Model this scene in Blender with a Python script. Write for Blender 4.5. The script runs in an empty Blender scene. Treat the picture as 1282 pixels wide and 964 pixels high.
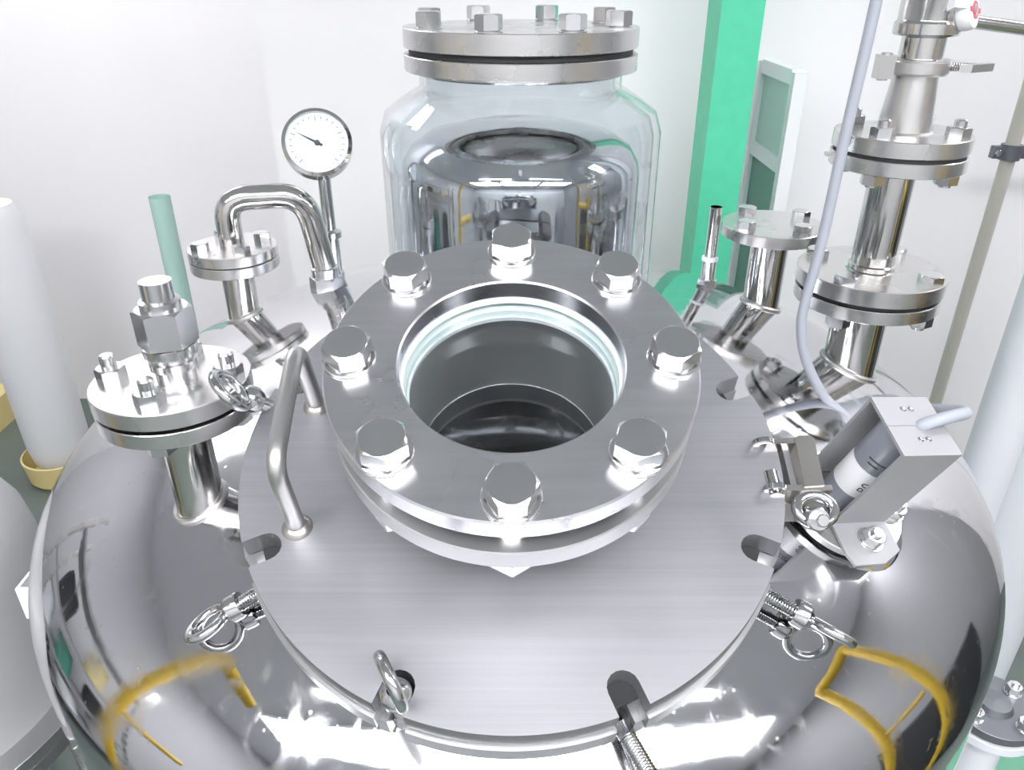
import bpy, bmesh, math, random
from mathutils import Vector, Matrix
random.seed(4)
PI = math.pi
scene = bpy.context.scene
COL = scene.collection
MM = 0.001
H0 = 1100.0                       # height of the tank's widest circle above the floor, mm

# ------------------------------------------------------------------ camera, world, exposure
cam_data = bpy.data.cameras.new('camera')
cam = bpy.data.objects.new('camera', cam_data)
COL.objects.link(cam)
cam_data.sensor_fit = 'HORIZONTAL'
cam_data.sensor_width = 36.0
cam_data.lens = 36.0 * 964.53 / 1282.0
cam_data.clip_start = 0.01
cam_data.clip_end = 50
cam.location = (0.00029, -0.7017, (476.13 + H0) * MM)
cam.rotation_euler = (math.radians(90 - 28.352), 0, 0)
scene.camera = cam

world = bpy.data.worlds.new('world')
scene.world = world
world.use_nodes = True
world.node_tree.nodes['Background'].inputs[0].default_value = (0.80, 0.86, 1.0, 1)
world.node_tree.nodes['Background'].inputs[1].default_value = 1.0

scene.view_settings.view_transform = 'Standard'
scene.view_settings.look = 'None'
scene.view_settings.gamma = 1
scene.view_settings.use_curve_mapping = False
scene.view_settings.exposure = 0.44
LAMP = 15.5                       # strength of the ceiling lamps

# ------------------------------------------------------------------ materials
def new_mat(name):
    m = bpy.data.materials.new(name)
    m.use_nodes = True
    nt = m.node_tree
    return m, nt, nt.nodes['Principled BSDF']

def simple(name, col, rough=0.5, metal=0.0, bump=0.0, scale=400, var=0.0, vscale=40, **kw):
    m, nt, p = new_mat(name)
    p.inputs['Base Color'].default_value = (*col, 1)
    p.inputs['Roughness'].default_value = rough
    p.inputs['Metallic'].default_value = metal
    for k, v in kw.items():
        p.inputs[k].default_value = v
    tc = nt.nodes.new('ShaderNodeTexCoord')
    if bump:
        n = nt.nodes.new('ShaderNodeTexNoise'); n.inputs['Scale'].default_value = scale
        n.inputs['Detail'].default_value = 3
        b = nt.nodes.new('ShaderNodeBump'); b.inputs['Strength'].default_value = bump
        b.inputs['Distance'].default_value = 0.0006
        nt.links.new(tc.outputs['Object'], n.inputs['Vector'])
        nt.links.new(n.outputs['Fac'], b.inputs['Height'])
        nt.links.new(b.outputs['Normal'], p.inputs['Normal'])
    if var:
        n = nt.nodes.new('ShaderNodeTexNoise'); n.inputs['Scale'].default_value = vscale
        n.inputs['Detail'].default_value = 5
        r = nt.nodes.new('ShaderNodeMapRange')
        r.inputs['From Min'].default_value = 0.3; r.inputs['From Max'].default_value = 0.7
        r.inputs['To Min'].default_value = 1 - var; r.inputs['To Max'].default_value = 1 + var
        mx = nt.nodes.new('ShaderNodeVectorMath'); mx.operation = 'SCALE'
        mx.inputs[0].default_value = col
        nt.links.new(tc.outputs['Object'], n.inputs['Vector'])
        nt.links.new(n.outputs['Fac'], r.inputs['Value'])
        nt.links.new(r.outputs['Result'], mx.inputs['Scale'])
        nt.links.new(mx.outputs['Vector'], p.inputs['Base Color'])
    return m

def steel(name, col=(0.62, 0.62, 0.64), rough=0.2, brush=None, bscale=(4, 400, 4), bstr=0.15, stain=0.0, rvar=0.08):
    """bare stainless steel: fine brushing along one axis, roughness that wanders, a few stains"""
    m, nt, p = new_mat(name)
    N, Lk = nt.nodes, nt.links
    p.inputs['Metallic'].default_value = 1.0
    tc = N.new('ShaderNodeTexCoord')
    n1 = N.new('ShaderNodeTexNoise'); n1.inputs['Scale'].default_value = 14; n1.inputs['Detail'].default_value = 6
    Lk.new(tc.outputs['Object'], n1.inputs['Vector'])
    rr = N.new('ShaderNodeMapRange')
    rr.inputs['From Min'].default_value = 0.3; rr.inputs['From Max'].default_value = 0.7
    rr.inputs['To Min'].default_value = max(0.02, rough - rvar); rr.inputs['To Max'].default_value = rough + rvar
    Lk.new(n1.outputs['Fac'], rr.inputs['Value'])
    Lk.new(rr.outputs['Result'], p.inputs['Roughness'])
    base = None
    if brush:
        mp = N.new('ShaderNodeMapping'); mp.inputs['Scale'].default_value = bscale
        n2 = N.new('ShaderNodeTexNoise'); n2.inputs['Scale'].default_value = 1.0; n2.inputs['Detail'].default_value = 4
        Lk.new(tc.outputs['Object'], mp.inputs['Vector']); Lk.new(mp.outputs['Vector'], n2.inputs['Vector'])
        b = N.new('ShaderNodeBump'); b.inputs['Strength'].default_value = bstr; b.inputs['Distance'].default_value = 0.0004
        Lk.new(n2.outputs['Fac'], b.inputs['Height']); Lk.new(b.outputs['Normal'], p.inputs['Normal'])
        cr = N.new('ShaderNodeMapRange')
        cr.inputs['From Min'].default_value = 0.3; cr.inputs['From Max'].default_value = 0.7
        cr.inputs['To Min'].default_value = 0.955; cr.inputs['To Max'].default_value = 1.04
        Lk.new(n2.outputs['Fac'], cr.inputs['Value'])
        vm = N.new('ShaderNodeVectorMath'); vm.operation = 'SCALE'; vm.inputs[0].default_value = col
        Lk.new(cr.outputs['Result'], vm.inputs['Scale'])
        base = vm.outputs['Vector']
    if stain:
        n3 = N.new('ShaderNodeTexNoise'); n3.inputs['Scale'].default_value = 110; n3.inputs['Detail'].default_value = 2
        Lk.new(tc.outputs['Object'], n3.inputs['Vector'])
        st = N.new('ShaderNodeMapRange')
        st.inputs['From Min'].default_value = 0.735; st.inputs['From Max'].default_value = 0.80
        st.inputs['To Min'].default_value = 0; st.inputs['To Max'].default_value = stain
        Lk.new(n3.outputs['Fac'], st.inputs['Value'])
        mx = N.new('ShaderNodeMixRGB'); mx.inputs['Color2'].default_value = (0.42, 0.34, 0.24, 1)
        if base: Lk.new(base, mx.inputs['Color1'])
        else: mx.inputs['Color1'].default_value = (*col, 1)
        Lk.new(st.outputs['Result'], mx.inputs['Fac'])
        base = mx.outputs['Color']
    if base: Lk.new(base, p.inputs['Base Color'])
    else: p.inputs['Base Color'].default_value = (*col, 1)
    return m

def mirror_steel(name, col=(0.63, 0.63, 0.65), rough=0.03):
    """polished vessel steel: mirror with faint ripples, small water spots and scratches"""
    m, nt, p = new_mat(name)
    N, Lk = nt.nodes, nt.links
    p.inputs['Metallic'].default_value = 1.0
    p.inputs['Base Color'].default_value = (*col, 1)
    tc = N.new('ShaderNodeTexCoord')
    a = N.new('ShaderNodeTexNoise'); a.inputs['Scale'].default_value = 9; a.inputs['Detail'].default_value = 5
    v = N.new('ShaderNodeTexVoronoi'); v.inputs['Scale'].default_value = 85
    Lk.new(tc.outputs['Object'], a.inputs['Vector']); Lk.new(tc.outputs['Object'], v.inputs['Vector'])
    r1 = N.new('ShaderNodeMapRange')
    r1.inputs['From Min'].default_value = 0.35; r1.inputs['From Max'].default_value = 0.7
    r1.inputs['To Min'].default_value = rough; r1.inputs['To Max'].default_value = rough + 0.06
    Lk.new(a.outputs['Fac'], r1.inputs['Value'])
    r2 = N.new('ShaderNodeMapRange')
    r2.inputs['From Min'].default_value = 0.0; r2.inputs['From Max'].default_value = 0.16
    r2.inputs['To Min'].default_value = 0.22; r2.inputs['To Max'].default_value = 0.0
    Lk.new(v.outputs['Distance'], r2.inputs['Value'])
    ad = N.new('ShaderNodeMath'); ad.operation = 'ADD'
    Lk.new(r1.outputs['Result'], ad.inputs[0]); Lk.new(r2.outputs['Result'], ad.inputs[1])
    Lk.new(ad.outputs['Value'], p.inputs['Roughness'])
    # smudges and wiping marks: wider patches of duller steel, drawn out round the head
    mp = N.new('ShaderNodeMapping'); mp.inputs['Scale'].default_value = (26, 26, 26); mp.inputs['Rotation'].default_value = (0.4, 0.2, 0.8)
    sm = N.new('ShaderNodeTexNoise'); sm.inputs['Scale'].default_value = 1.0; sm.inputs['Detail'].default_value = 7; sm.inputs['Distortion'].default_value = 1.6
    Lk.new(tc.outputs['Object'], mp.inputs['Vector']); Lk.new(mp.outputs['Vector'], sm.inputs['Vector'])
    r3 = N.new('ShaderNodeMapRange')
    r3.inputs['From Min'].default_value = 0.52; r3.inputs['From Max'].default_value = 0.72
    r3.inputs['To Min'].default_value = 0.0; r3.inputs['To Max'].default_value = 0.16
    Lk.new(sm.outputs['Fac'], r3.inputs['Value'])
    ad2 = N.new('ShaderNodeMath'); ad2.operation = 'ADD'
    Lk.new(ad.outputs['Value'], ad2.inputs[0]); Lk.new(r3.outputs['Result'], ad2.inputs[1])
    Lk.new(ad2.outputs['Value'], p.inputs['Roughness'])
    # hammered waviness of the pressed head, fine scratches on top of it
    w = N.new('ShaderNodeTexNoise'); w.inputs['Scale'].default_value = 8; w.inputs['Detail'].default_value = 3
    Lk.new(tc.outputs['Object'], w.inputs['Vector'])
    b = N.new('ShaderNodeBump'); b.inputs['Strength'].default_value = 0.16; b.inputs['Distance'].default_value = 0.004
    Lk.new(w.outputs['Fac'], b.inputs['Height'])
    mp2 = N.new('ShaderNodeMapping'); mp2.inputs['Scale'].default_value = (18, 240, 40); mp2.inputs['Rotation'].default_value = (0, 0, 0.9)
    sc = N.new('ShaderNodeTexNoise'); sc.inputs['Scale'].default_value = 1.0; sc.inputs['Detail'].default_value = 2
    Lk.new(tc.outputs['Object'], mp2.inputs['Vector']); Lk.new(mp2.outputs['Vector'], sc.inputs['Vector'])
    b2 = N.new('ShaderNodeBump'); b2.inputs['Strength'].default_value = 0.05; b2.inputs['Distance'].default_value = 0.0004
    Lk.new(sc.outputs['Fac'], b2.inputs['Height']); Lk.new(b.outputs['Normal'], b2.inputs['Normal'])
    Lk.new(b2.outputs['Normal'], p.inputs['Normal'])
    return m

def glass_mat(name, tint=(0.95, 1.0, 0.98), rough=0.0, gloss=0.9):
    m = bpy.data.materials.new(name); m.use_nodes = True
    nt = m.node_tree; N, Lk = nt.nodes, nt.links
    for n in list(N): N.remove(n)
    out = N.new('ShaderNodeOutputMaterial')
    t = N.new('ShaderNodeBsdfTransparent'); t.inputs['Color'].default_value = (*tint, 1)
    g = N.new('ShaderNodeBsdfGlossy'); g.inputs['Roughness'].default_value = rough
    g.inputs['Color'].default_value = (gloss, gloss, gloss, 1)
    lw = N.new('ShaderNodeLayerWeight'); lw.inputs['Blend'].default_value = 0.5
    pw = N.new('ShaderNodeMath'); pw.operation = 'POWER'; pw.inputs[1].default_value = 4.0
    f = N.new('ShaderNodeMapRange'); f.inputs['To Min'].default_value = 0.035; f.inputs['To Max'].default_value = 0.9
    Lk.new(lw.outputs['Facing'], pw.inputs[0]); Lk.new(pw.outputs['Value'], f.inputs['Value'])
    mx = N.new('ShaderNodeMixShader')
    Lk.new(f.outputs['Result'], mx.inputs['Fac']); Lk.new(t.outputs['BSDF'], mx.inputs[1]); Lk.new(g.outputs['BSDF'], mx.inputs[2])
    Lk.new(mx.outputs['Shader'], out.inputs['Surface'])
    return m

def emit(name, col, s):
    m = bpy.data.materials.new(name); m.use_nodes = True
    nt = m.node_tree; nt.nodes.remove(nt.nodes['Principled BSDF'])
    e = nt.nodes.new('ShaderNodeEmission'); e.inputs[0].default_value = (*col, 1); e.inputs[1].default_value = s
    nt.links.new(e.outputs[0], nt.nodes['Material Output'].inputs[0])
    return m

M = dict(
    vessel=mirror_steel('polished_vessel_steel'),
    lid=steel('brushed_cover_steel', (0.47, 0.47, 0.497), 0.48, True, (5, 420, 5), 0.05, 0.45, 0.05),
    ring=steel('machined_ring_steel', (0.66, 0.66, 0.68), 0.29, True, (8, 160, 8), 0.03, 0.0, 0.05),
    base=steel('matt_ring_steel', (0.52, 0.52, 0.525), 0.46),
    rim_shade=steel('shaded_edge_steel', (0.36, 0.36, 0.37), 0.5),  # dark reflection on the cover's rim, put into the steel's colour
    rim=steel('turned_edge_steel', (0.58, 0.58, 0.59), 0.38),
    bore=steel('bored_steel', (0.62, 0.63, 0.67), 0.24),
    bolt=steel('bolt_steel', (0.66, 0.66, 0.67), 0.20),
    pipe=steel('polished_pipe_steel', (0.62, 0.61, 0.59), 0.12),
    flange=steel('pipe_flange_steel', (0.67, 0.66, 0.65), 0.26),
    cast=steel('satin_cast_steel', (0.62, 0.61, 0.60), 0.34),
    eye=steel('eye_bolt_steel', (0.60, 0.60, 0.61), 0.14),
    hinge=steel('hinge_steel', (0.52, 0.50, 0.47), 0.34, False, stain=0.8),
    bracket=simple('satin_aluminium_sheet', (0.38, 0.385, 0.40), 0.58, 0.45, 0.05, 900),
    tube_in=steel('dull_inner_steel', (0.72, 0.72, 0.73), 0.55),
    dark=simple('dark_vessel_inside', (0.05, 0.052, 0.054), 0.6),
    rubber=simple('black_gasket_rubber', (0.02, 0.021, 0.022), 0.6),
    ptfe=simple('white_gasket', (0.86, 0.90, 0.93), 0.45),
    glass=glass_mat('sight_glass', (0.90, 0.92, 0.92)),
    glass_edge=simple('ground_glass_edge', (0.66, 0.78, 0.77), 0.35, 0, 0.1, 300),
    clear=glass_mat('clear_tube', (0.93, 0.95, 0.96)),
    sensor_grey=simple('grey_plastic', (0.25, 0.27, 0.31), 0.35),
    sensor_white=simple('white_plastic', (0.82, 0.83, 0.85), 0.35),
    print_dark=simple('dark_print', (0.06, 0.065, 0.07), 0.6),
    cable=simple('grey_cable_sheath', (0.36, 0.38, 0.43), 0.5),
    green=simple('green_paint', (0.10, 0.66, 0.40), 0.45, var=0.04),
    green_dark=simple('green_tinted_panel', (0.08, 0.28, 0.21), 0.25),
    green_pale=simple('pale_green_panel', (0.42, 0.62, 0.55), 0.25),
    white_frame=simple('white_painted_frame', (0.82, 0.84, 0.86), 0.4),
    pvc=simple('white_pvc', (0.78, 0.80, 0.85), 0.35),
    beige=simple('beige_pvc', (0.62, 0.59, 0.52), 0.45),
    clampgrey=simple('dark_zinc_clamp', (0.20, 0.21, 0.23), 0.4, 0.6),
    yellow=simple('yellow_rail_paint', (0.64, 0.42, 0.03), 0.45, var=0.10),
    pale_yellow=simple('pale_yellow_plastic', (0.80, 0.66, 0.30), 0.5),
    red=simple('red_mark', (0.80, 0.10, 0.16), 0.5),
    wall=simple('white_wall_panel', (0.945, 0.93, 0.945), 0.6, var=0.01, vscale=3),
    wall_grey=simple('light_grey_wall_panel', (0.60, 0.605, 0.62), 0.6, var=0.02, vscale=3),
    wall_mid=simple('mid_grey_wall_panel', (0.30, 0.305, 0.315), 0.6, var=0.02, vscale=3),
    ceil=simple('ceiling_board', (0.74, 0.745, 0.77), 0.8),
    floor=simple('grey_green_epoxy', (0.125, 0.155, 0.14), 0.45, var=0.12, vscale=4),
    floor_bright=simple('bright_green_epoxy', (0.16, 0.42, 0.28), 0.4),
    dial=simple('gauge_dial_white', (0.80, 0.83, 0.88), 0.4),
    grey_tank=simple('grey_tank_coating', (0.50, 0.50, 0.51), 0.4, 0.0, 0.05, 300),
    cabinet=simple('dark_grey_cabinet_paint', (0.035, 0.037, 0.04), 0.5),
    hose=simple('ribbed_hose_grey', (0.12, 0.12, 0.13), 0.4),
    lamp=emit('lamp_diffuser', (0.985, 0.98, 1.0), LAMP),
)

# ------------------------------------------------------------------ mesh helpers (all lengths in mm)
class MB:
    def __init__(s): s.v, s.f = [], []
    def add(s, vs, fs, mat=None):
        o = len(s.v)
        for q in vs:
            q = Vector(q)
            s.v.append(mat @ q if mat is not None else q)
        s.f += [tuple(i + o for i in f) for f in fs]
        return s
    def lathe(s, prof, n=64, mat=None, closed=False, ang=2 * PI, a0=0):
        vs, fs = [], []
        k = len(prof)
        full = abs(ang - 2 * PI) < 1e-6
        cols = n if full else n + 1
        for j in range(cols):
            a = a0 + ang * j / n
            c, d = math.cos(a), math.sin(a)
            for r, z in prof: vs.append((r * c, r * d, z))
        for j in range(n):
            j2 = (j + 1) % cols
            for i in range(k if closed else k - 1):
                i2 = (i + 1) % k
                fs.append((j * k + i, j2 * k + i, j2 * k + i2, j * k + i2))
        return s.add(vs, fs, mat)
    def disc(s, r, z0, z1, n=64, mat=None, ri=0.0, bev=0.6):
        """a plate (or ring when ri > 0) with slightly broken edges"""
        b = min(bev, (z1 - z0) * 0.3)
        if ri > 0:
            return s.lathe([(ri, z0), (r - b, z0), (r, z0 + b), (r, z1 - b), (r - b, z1), (ri + b, z1), (ri, z1 - b)], n, mat, True)
        s.lathe([(0.01, z0), (r - b, z0), (r, z0 + b), (r, z1 - b), (r - b, z1), (0.01, z1)], n, mat)
        return s
    def prism(s, poly, z0, z1, mat=None):
        n = len(poly)
        vs = [(x, y, z0) for x, y in poly] + [(x, y, z1) for x, y in poly]
        fs = [tuple(range(n - 1, -1, -1)), tuple(range(n, 2 * n))]
        fs += [(i, (i + 1) % n, n + (i + 1) % n, n + i) for i in range(n)]
        return s.add(vs, fs, mat)
    def box(s, x0, x1, y0, y1, z0, z1, mat=None):
        return s.prism([(x0, y0), (x1, y0), (x1, y1), (x0, y1)], z0, z1, mat)
    def tube(s, pts, r, n=14, caps=True, mat=None, closed=False):
        P = [Vector(p) for p in pts]; m = len(P)
        T = []
        for i in range(m):
            if closed: t = P[(i + 1) % m] - P[i - 1]
            else: t = P[min(i + 1, m - 1)] - P[max(i - 1, 0)]
            T.append(t.normalized())
        up = Vector((0, 0, 1)) if abs(T[0].z) < 0.9 else Vector((1, 0, 0))
        x = T[0].cross(up).normalized()
        vs, fs = [], []
        for i in range(m):
            x = (x - T[i] * x.dot(T[i])).normalized(); y = T[i].cross(x)
            rr = r[i] if isinstance(r, (list, tuple)) else r
            for j in range(n):
                a = 2 * PI * j / n
                vs.append(P[i] + x * (rr * math.cos(a)) + y * (rr * math.sin(a)))
        for i in range(m if closed else m - 1):
            i2 = (i + 1) % m
            for j in range(n):
                j2 = (j + 1) % n
                fs.append((i * n + j, i * n + j2, i2 * n + j2, i2 * n + j))
        if caps and not closed:
            fs.append(tuple(range(n - 1, -1, -1))); fs.append(tuple((m - 1) * n + j for j in range(n)))
        return s.add(vs, fs, mat)
    def hexhead(s, af, z0, z1, rot=0.0, cham=True, mat=None):
        """hexagon head or nut: six flats, top edge turned off to a circle"""
        R = af / math.sqrt(3.0); n = 36
        def hexr(a):
            a = (a % (PI / 3)) - PI / 6
            return (af / 2) / math.cos(a)
        rows = []
        ch = (R - af / 2) * 0.62
        for kind in (0, 1, 2, 3):
            row = []
            for j in range(n):
                a = 2 * PI * j / n
                h = hexr(a)
                k = (h - af / 2) / (R - af / 2)
                if kind == 0: rr, z = h, z0
                elif kind == 1: rr, z = h, z1 - ch * k - 0.15
                elif kind == 2: rr, z = af / 2 * 0.985, z1
                else: rr, z = af / 2 * 0.985, z1
                row.append((rr * math.cos(a + rot), rr * math.sin(a + rot), z))
            rows.append(row)
        vs = rows[0] + rows[1] + rows[2]
        fs = []
        for i in range(2):
            for j in range(n):
                j2 = (j + 1) % n
                fs.append((i * n + j, i * n + j2, (i + 1) * n + j2, (i + 1) * n + j))
        fs.append(tuple(2 * n + j for j in range(n))); fs.append(tuple(range(n - 1, -1, -1)))
        return s.add(vs, fs, mat)
    def thread(s, p0, p1, r, pitch=1.8, n=16):
        a, b = Vector(p0), Vector(p1); d = (b - a); k = max(2, int(d.length / pitch))
        pts, rs = [], []
        for i in range(k):
            pts.append(a + d * (i / k)); rs.append(r)
            pts.append(a + d * ((i + 0.5) / k)); rs.append(r * 0.86)
        pts.append(b); rs.append(r)
        return s.tube(pts, rs, n)

def round_path(pts, rad, k=6):
    """polyline with rounded corners"""
    P = [Vector(p) for p in pts]
    out = [P[0]]
    for i in range(1, len(P) - 1):
        r = rad[i - 1] if isinstance(rad, (list, tuple)) else rad
        a = (P[i - 1] - P[i]); b = (P[i + 1] - P[i])
        t = min(r, a.length * 0.48, b.length * 0.48)
        A = P[i] + a.normalized() * t; B = P[i] + b.normalized() * t
        for j in range(k + 1):
            u = j / k
            out.append(A * (1 - u) ** 2 + P[i] * 2 * u * (1 - u) + B * u * u)
    out.append(P[-1])
    return out

def spline(pts, k=10):
    P = [Vector(p) for p in pts]; P = [P[0] * 2 - P[1]] + P + [P[-1] * 2 - P[-2]]
    out = []
    for i in range(1, len(P) - 2):
        a, b, c, d = P[i - 1:i + 3]
        for j in range(k):
            t = j / k
            out.append(0.5 * ((2 * b) + (c - a) * t + (2 * a - 5 * b + 4 * c - d) * t * t + (3 * b - a - 3 * c + d) * t ** 3))
    out.append(P[-2])
    return out

def obj(name, mb, mat, parent=None, sharp=32, flat=False):
    me = bpy.data.meshes.new(name)
    bm = bmesh.new()
    vs = [bm.verts.new(v * MM) for v in mb.v]
    for f in mb.f:
        try: bm.faces.new([vs[i] for i in f])
        except ValueError: pass
    bmesh.ops.remove_doubles(bm, verts=bm.verts, dist=2e-6)
    bmesh.ops.recalc_face_normals(bm, faces=bm.faces)
    lim = math.radians(sharp)
    for f in bm.faces: f.smooth = not flat
    for e in bm.edges:
        if len(e.link_faces) == 2 and e.calc_face_angle(0) > lim: e.smooth = False
    bm.to_mesh(me); bm.free()
    me.materials.append(mat)
    o = bpy.data.objects.new(name, me)
    COL.objects.link(o)
    if parent is not None: o.parent = parent
    return o

def frame(origin, x, y, z):
    m = Matrix.Identity(4)
    for i, c in enumerate((x, y, z)):
        c = Vector(c)
        for k in range(3): m[k][i] = c[k]
    for k in range(3): m[k][3] = origin[k]
    return m

def frame_z(origin, z, xhint=(1, 0, 0)):
    z = Vector(z).normalized(); x = Vector(xhint); x = (x - z * x.dot(z)).normalized()
    return frame(origin, x, z.cross(x), z)

def at(x, y, z): return Matrix.Translation((x, y, z))

def place(o, m):
    """put a top-level object at a frame given in mm, tank coordinates (z = 0 at the widest circle)"""
    mm = m.copy()
    mm.translation = Vector((m.translation.x, m.translation.y, m.translation.z + H0)) * MM
    o.location = mm.translation
    o.rotation_euler = mm.to_euler()

def tag(o, label, cat, group=None, kind=None):
    o['label'] = label; o['category'] = cat
    if group: o['group'] = group
    if kind: o['kind'] = kind
    return o

def thing(name, label, cat, m, group=None):
    o = bpy.data.objects.new(name, None); o.empty_display_size = 0.05
    COL.objects.link(o)
    place(o, m)
    return tag(o, label, cat, group)

def struct(name, mb, mat, m=None, parent=None):
    o = obj(name, mb, mat, parent)
    if parent is None:
        place(o, m or Matrix.Identity(4)); o['kind'] = 'structure'
    return o

def clone(root, label, m, group=None):
    r = root.copy(); COL.objects.link(r); place(r, m); r['label'] = label
    if group: r['group'] = group
    for ch in list(root.children):
        c = ch.copy(); COL.objects.link(c); c.parent = r
        for g in list(ch.children):
            d = g.copy(); COL.objects.link(d); d.parent = c
    return r

# ------------------------------------------------------------------ frames of reference
TILT = 0.3777
EX = Vector((1, 0, 0)); EY = Vector((0, math.cos(TILT), math.sin(TILT))); EN = Vector((0, -math.sin(TILT), math.cos(TILT)))
OM = Vector((0, -315.0, 284.2))           # centre of the top of the sight-glass ring
FL = frame(OM, EX, EY, EN)                # manhole frame: z along the manhole axis, tilted to the operator
FLI = FL.inverted()
TX = 4.27; RA = 464.8; RB = 185.9         # tank axis x, tank radius, rise of the domed head
def LID(x, y, z): return OM + EX * x + EY * y + EN * z
def dome_z(x, y):
    k = 1 - ((x - TX) ** 2 + y * y) / RA ** 2
    return RB * math.sqrt(max(k, 0))
def dome_n(x, y):
    z = dome_z(x, y)
    return Vector(((x - TX) / RA ** 2, y / RA ** 2, z / RB ** 2)).normalized()
FLOOR = -H0
CEIL = 1750.0

# ------------------------------------------------------------------ room
def slab(x0, x1, y0, y1, z0, z1): return MB().box(x0, x1, y0, y1, z0, z1)
struct('floor', slab(-3300, 2900, -3300, 3300, FLOOR - 60, FLOOR), M['floor'])
struct('ceiling', slab(-3300, 2900, -3300, 3300, CEIL, CEIL + 60), M['ceil'])
struct('wall_back', slab(-430, 2800, 1000, 1080, FLOOR, CEIL), M['wall'])
struct('wall_alcove_side', slab(-510, -430, 1000, 2200, FLOOR, CEIL), M['wall'])
struct('wall_alcove_back', slab(-3100, -510, 2100, 2200, FLOOR, CEIL), M['wall'])
struct('wall_left', slab(-3200, -3100, -3100, 2200, FLOOR, CEIL), M['wall_grey'])
struct('wall_right', slab(2700, 2800, -3100, 1000, FLOOR, CEIL), M['wall_mid'])
struct('wall_front', slab(-3100, 2700, -3200, -3100, FLOOR, CEIL), M['wall_grey'])
struct('floor_patch_1', slab(930, 1200, 150, 500, FLOOR, FLOOR + 2), M['floor_bright'])  # one patch of floor in a brighter green

def ceiling_light(x, y, label, lx=1220, ly=300):
    t = thing('ceiling_light', label, 'ceiling light', at(x, y, CEIL))
    hs = MB().box(-lx / 2 - 20, lx / 2 + 20, -ly / 2 - 20, ly / 2 + 20, -55, 0)
    obj('housing', hs, M['white_frame'], t)
    obj('diffuser', MB().box(-lx / 2, lx / 2, -ly / 2, ly / 2, -64, -54), M['lamp'], t)
    return t
for x, w in ((-1450, 'left'), (0, 'middle'), (1450, 'right')):
    ceiling_light(x, -1900, 'long white ceiling lamp behind the operator, ' + w + ' one of its row', 1300, 620)
for x, w in ((-750, 'left'), (750, 'right')):
    ceiling_light(x, -1150, 'narrow white ceiling lamp over the operator, ' + w + ' one of the pair', 1000, 70)
ceiling_light(2000, 300, 'long white lamp added to brighten the right side of the room')  # added lamp, brightens the right part of the back wall
ceiling_light(-1700, 1500, 'long white lamp added to brighten the deep part of the room')  # added lamp, lifts the dim alcove on the left

# ------------------------------------------------------------------ mixing tank (vessel, neck, nozzles welded to it)
tank = thing('mixing_tank', 'large polished stainless steel tank with a domed top filling the foreground', 'tank', at(0, 0, FLOOR))
def tk(name, mb, mat, parent=None, m=None, sharp=32):
    """part of the tank, built in tank coordinates"""
    o = obj(name, mb, mat, parent or tank, sharp)
    if parent is None: o.location = (0, 0, H0 * MM)
    return o
prof = []
for i in range(73):
    t = (PI / 2) * i / 72
    prof.append((max(RA * math.sin(t), 0.01), RB * math.cos(t)))
prof += [(RA, -20.0 * k) for k in range(1, 36)]
for i in range(1, 13):
    t = (PI / 2) * i / 12
    prof.append((max(RA * math.cos(t), 0.01), -700 - 120 * math.sin(t)))
dm = MB().lathe(prof, 192)
# the manhole opening: faces inside the neck are left out
keep = []
for f in dm.f:
    c = sum((dm.v[i] for i in f), Vector()) / len(f) + Vector((TX, 0, 0))
    q = FLI @ c
    if math.hypot(q.x, q.y) < 142 and q.z > -260: continue
    keep.append(f)
dm.f = keep
dm.v = [v + Vector((TX, 0, 0)) for v in dm.v]
body = tk('vessel_body', dm, M['vessel'])
for k in range(3):
    a = -PI / 2 + PI + 2 * PI * k / 3
    tk('leg', MB().tube([(TX + 380 * math.cos(a), 380 * math.sin(a), -640), (TX + 380 * math.cos(a), 380 * math.sin(a), FLOOR + 6)], 32, 20)
       .add([], []), M['pipe'])
lp = MB()
lp.lathe([(141, -128), (152, -128), (152, -235), (141, -235)], 96, FL, True)
tk('manhole_neck', lp, M['vessel'])
# collar under the cover with its cut-outs for the eye bolts, plus hinge lugs for them
SLOTS = [math.radians(a) for a in (-155.3, -111.8, -68.4, -25.0, 19.5, 64.5, 113.5, 158.5)]
def slotted_disc(R, z0, z1, depth, w, mat, ri=0.0, n_arc=24, m=None):
    """round plate with U-shaped slots cut in its edge"""
    poly, ia = [], []
    half = math.asin(w / R)
    hi = math.asin(1.06 * w / ri) if ri > 0 else half
    for k, a in enumerate(SLOTS):
        # slot: into the plate on one side, round end, out on the other
        ca, sa = math.cos(a), math.sin(a)
        def pt(rad, off): return (rad * ca - off * sa, rad * sa + off * ca)
        poly.append(pt(R * math.cos(half), -w))
        for j in range(9):
            b = -PI / 2 - PI * j / 8
            poly.append(pt(R - depth + w + w * math.cos(b), w * math.sin(b)))
        poly.append(pt(R * math.cos(half), w))
        ia += [a - hi + 2 * hi * (0.0 if j == 0 else (1.0 if j == 10 else 0.1 + 0.8 * (j - 1) / 8)) for j in range(11)]
        a1 = SLOTS[(k + 1) % 8]
        if a1 < a: a1 += 2 * PI
        for j in range(1, n_arc):
            ia.append(a + hi + (a1 - a - 2 * hi) * j / n_arc)
            b = a + half + (a1 - a - 2 * half) * j / n_arc
            poly.append((R * math.cos(b), R * math.sin(b)))
    mb = MB(); n = len(poly)
    if ri <= 0:
        mb.prism(poly, z0, z1, m)
        return mb
    inner = [(ri * math.cos(a), ri * math.sin(a)) for a in ia]
    vs = [(x, y, z0) for x, y in poly] + [(x, y, z1) for x, y in poly] + [(x, y, z0) for x, y in inner] + [(x, y, z1) for x, y in inner]
    fs = []
    for i in range(n):
        j = (i + 1) % n
        fs += [(i, j, n + j, n + i), (2 * n + j, 2 * n + i, 3 * n + i, 3 * n + j), (n + i, n + j, 3 * n + j, 3 * n + i), (j, i, 2 * n + i, 2 * n + j)]
    return mb.add(vs, fs, m)
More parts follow.
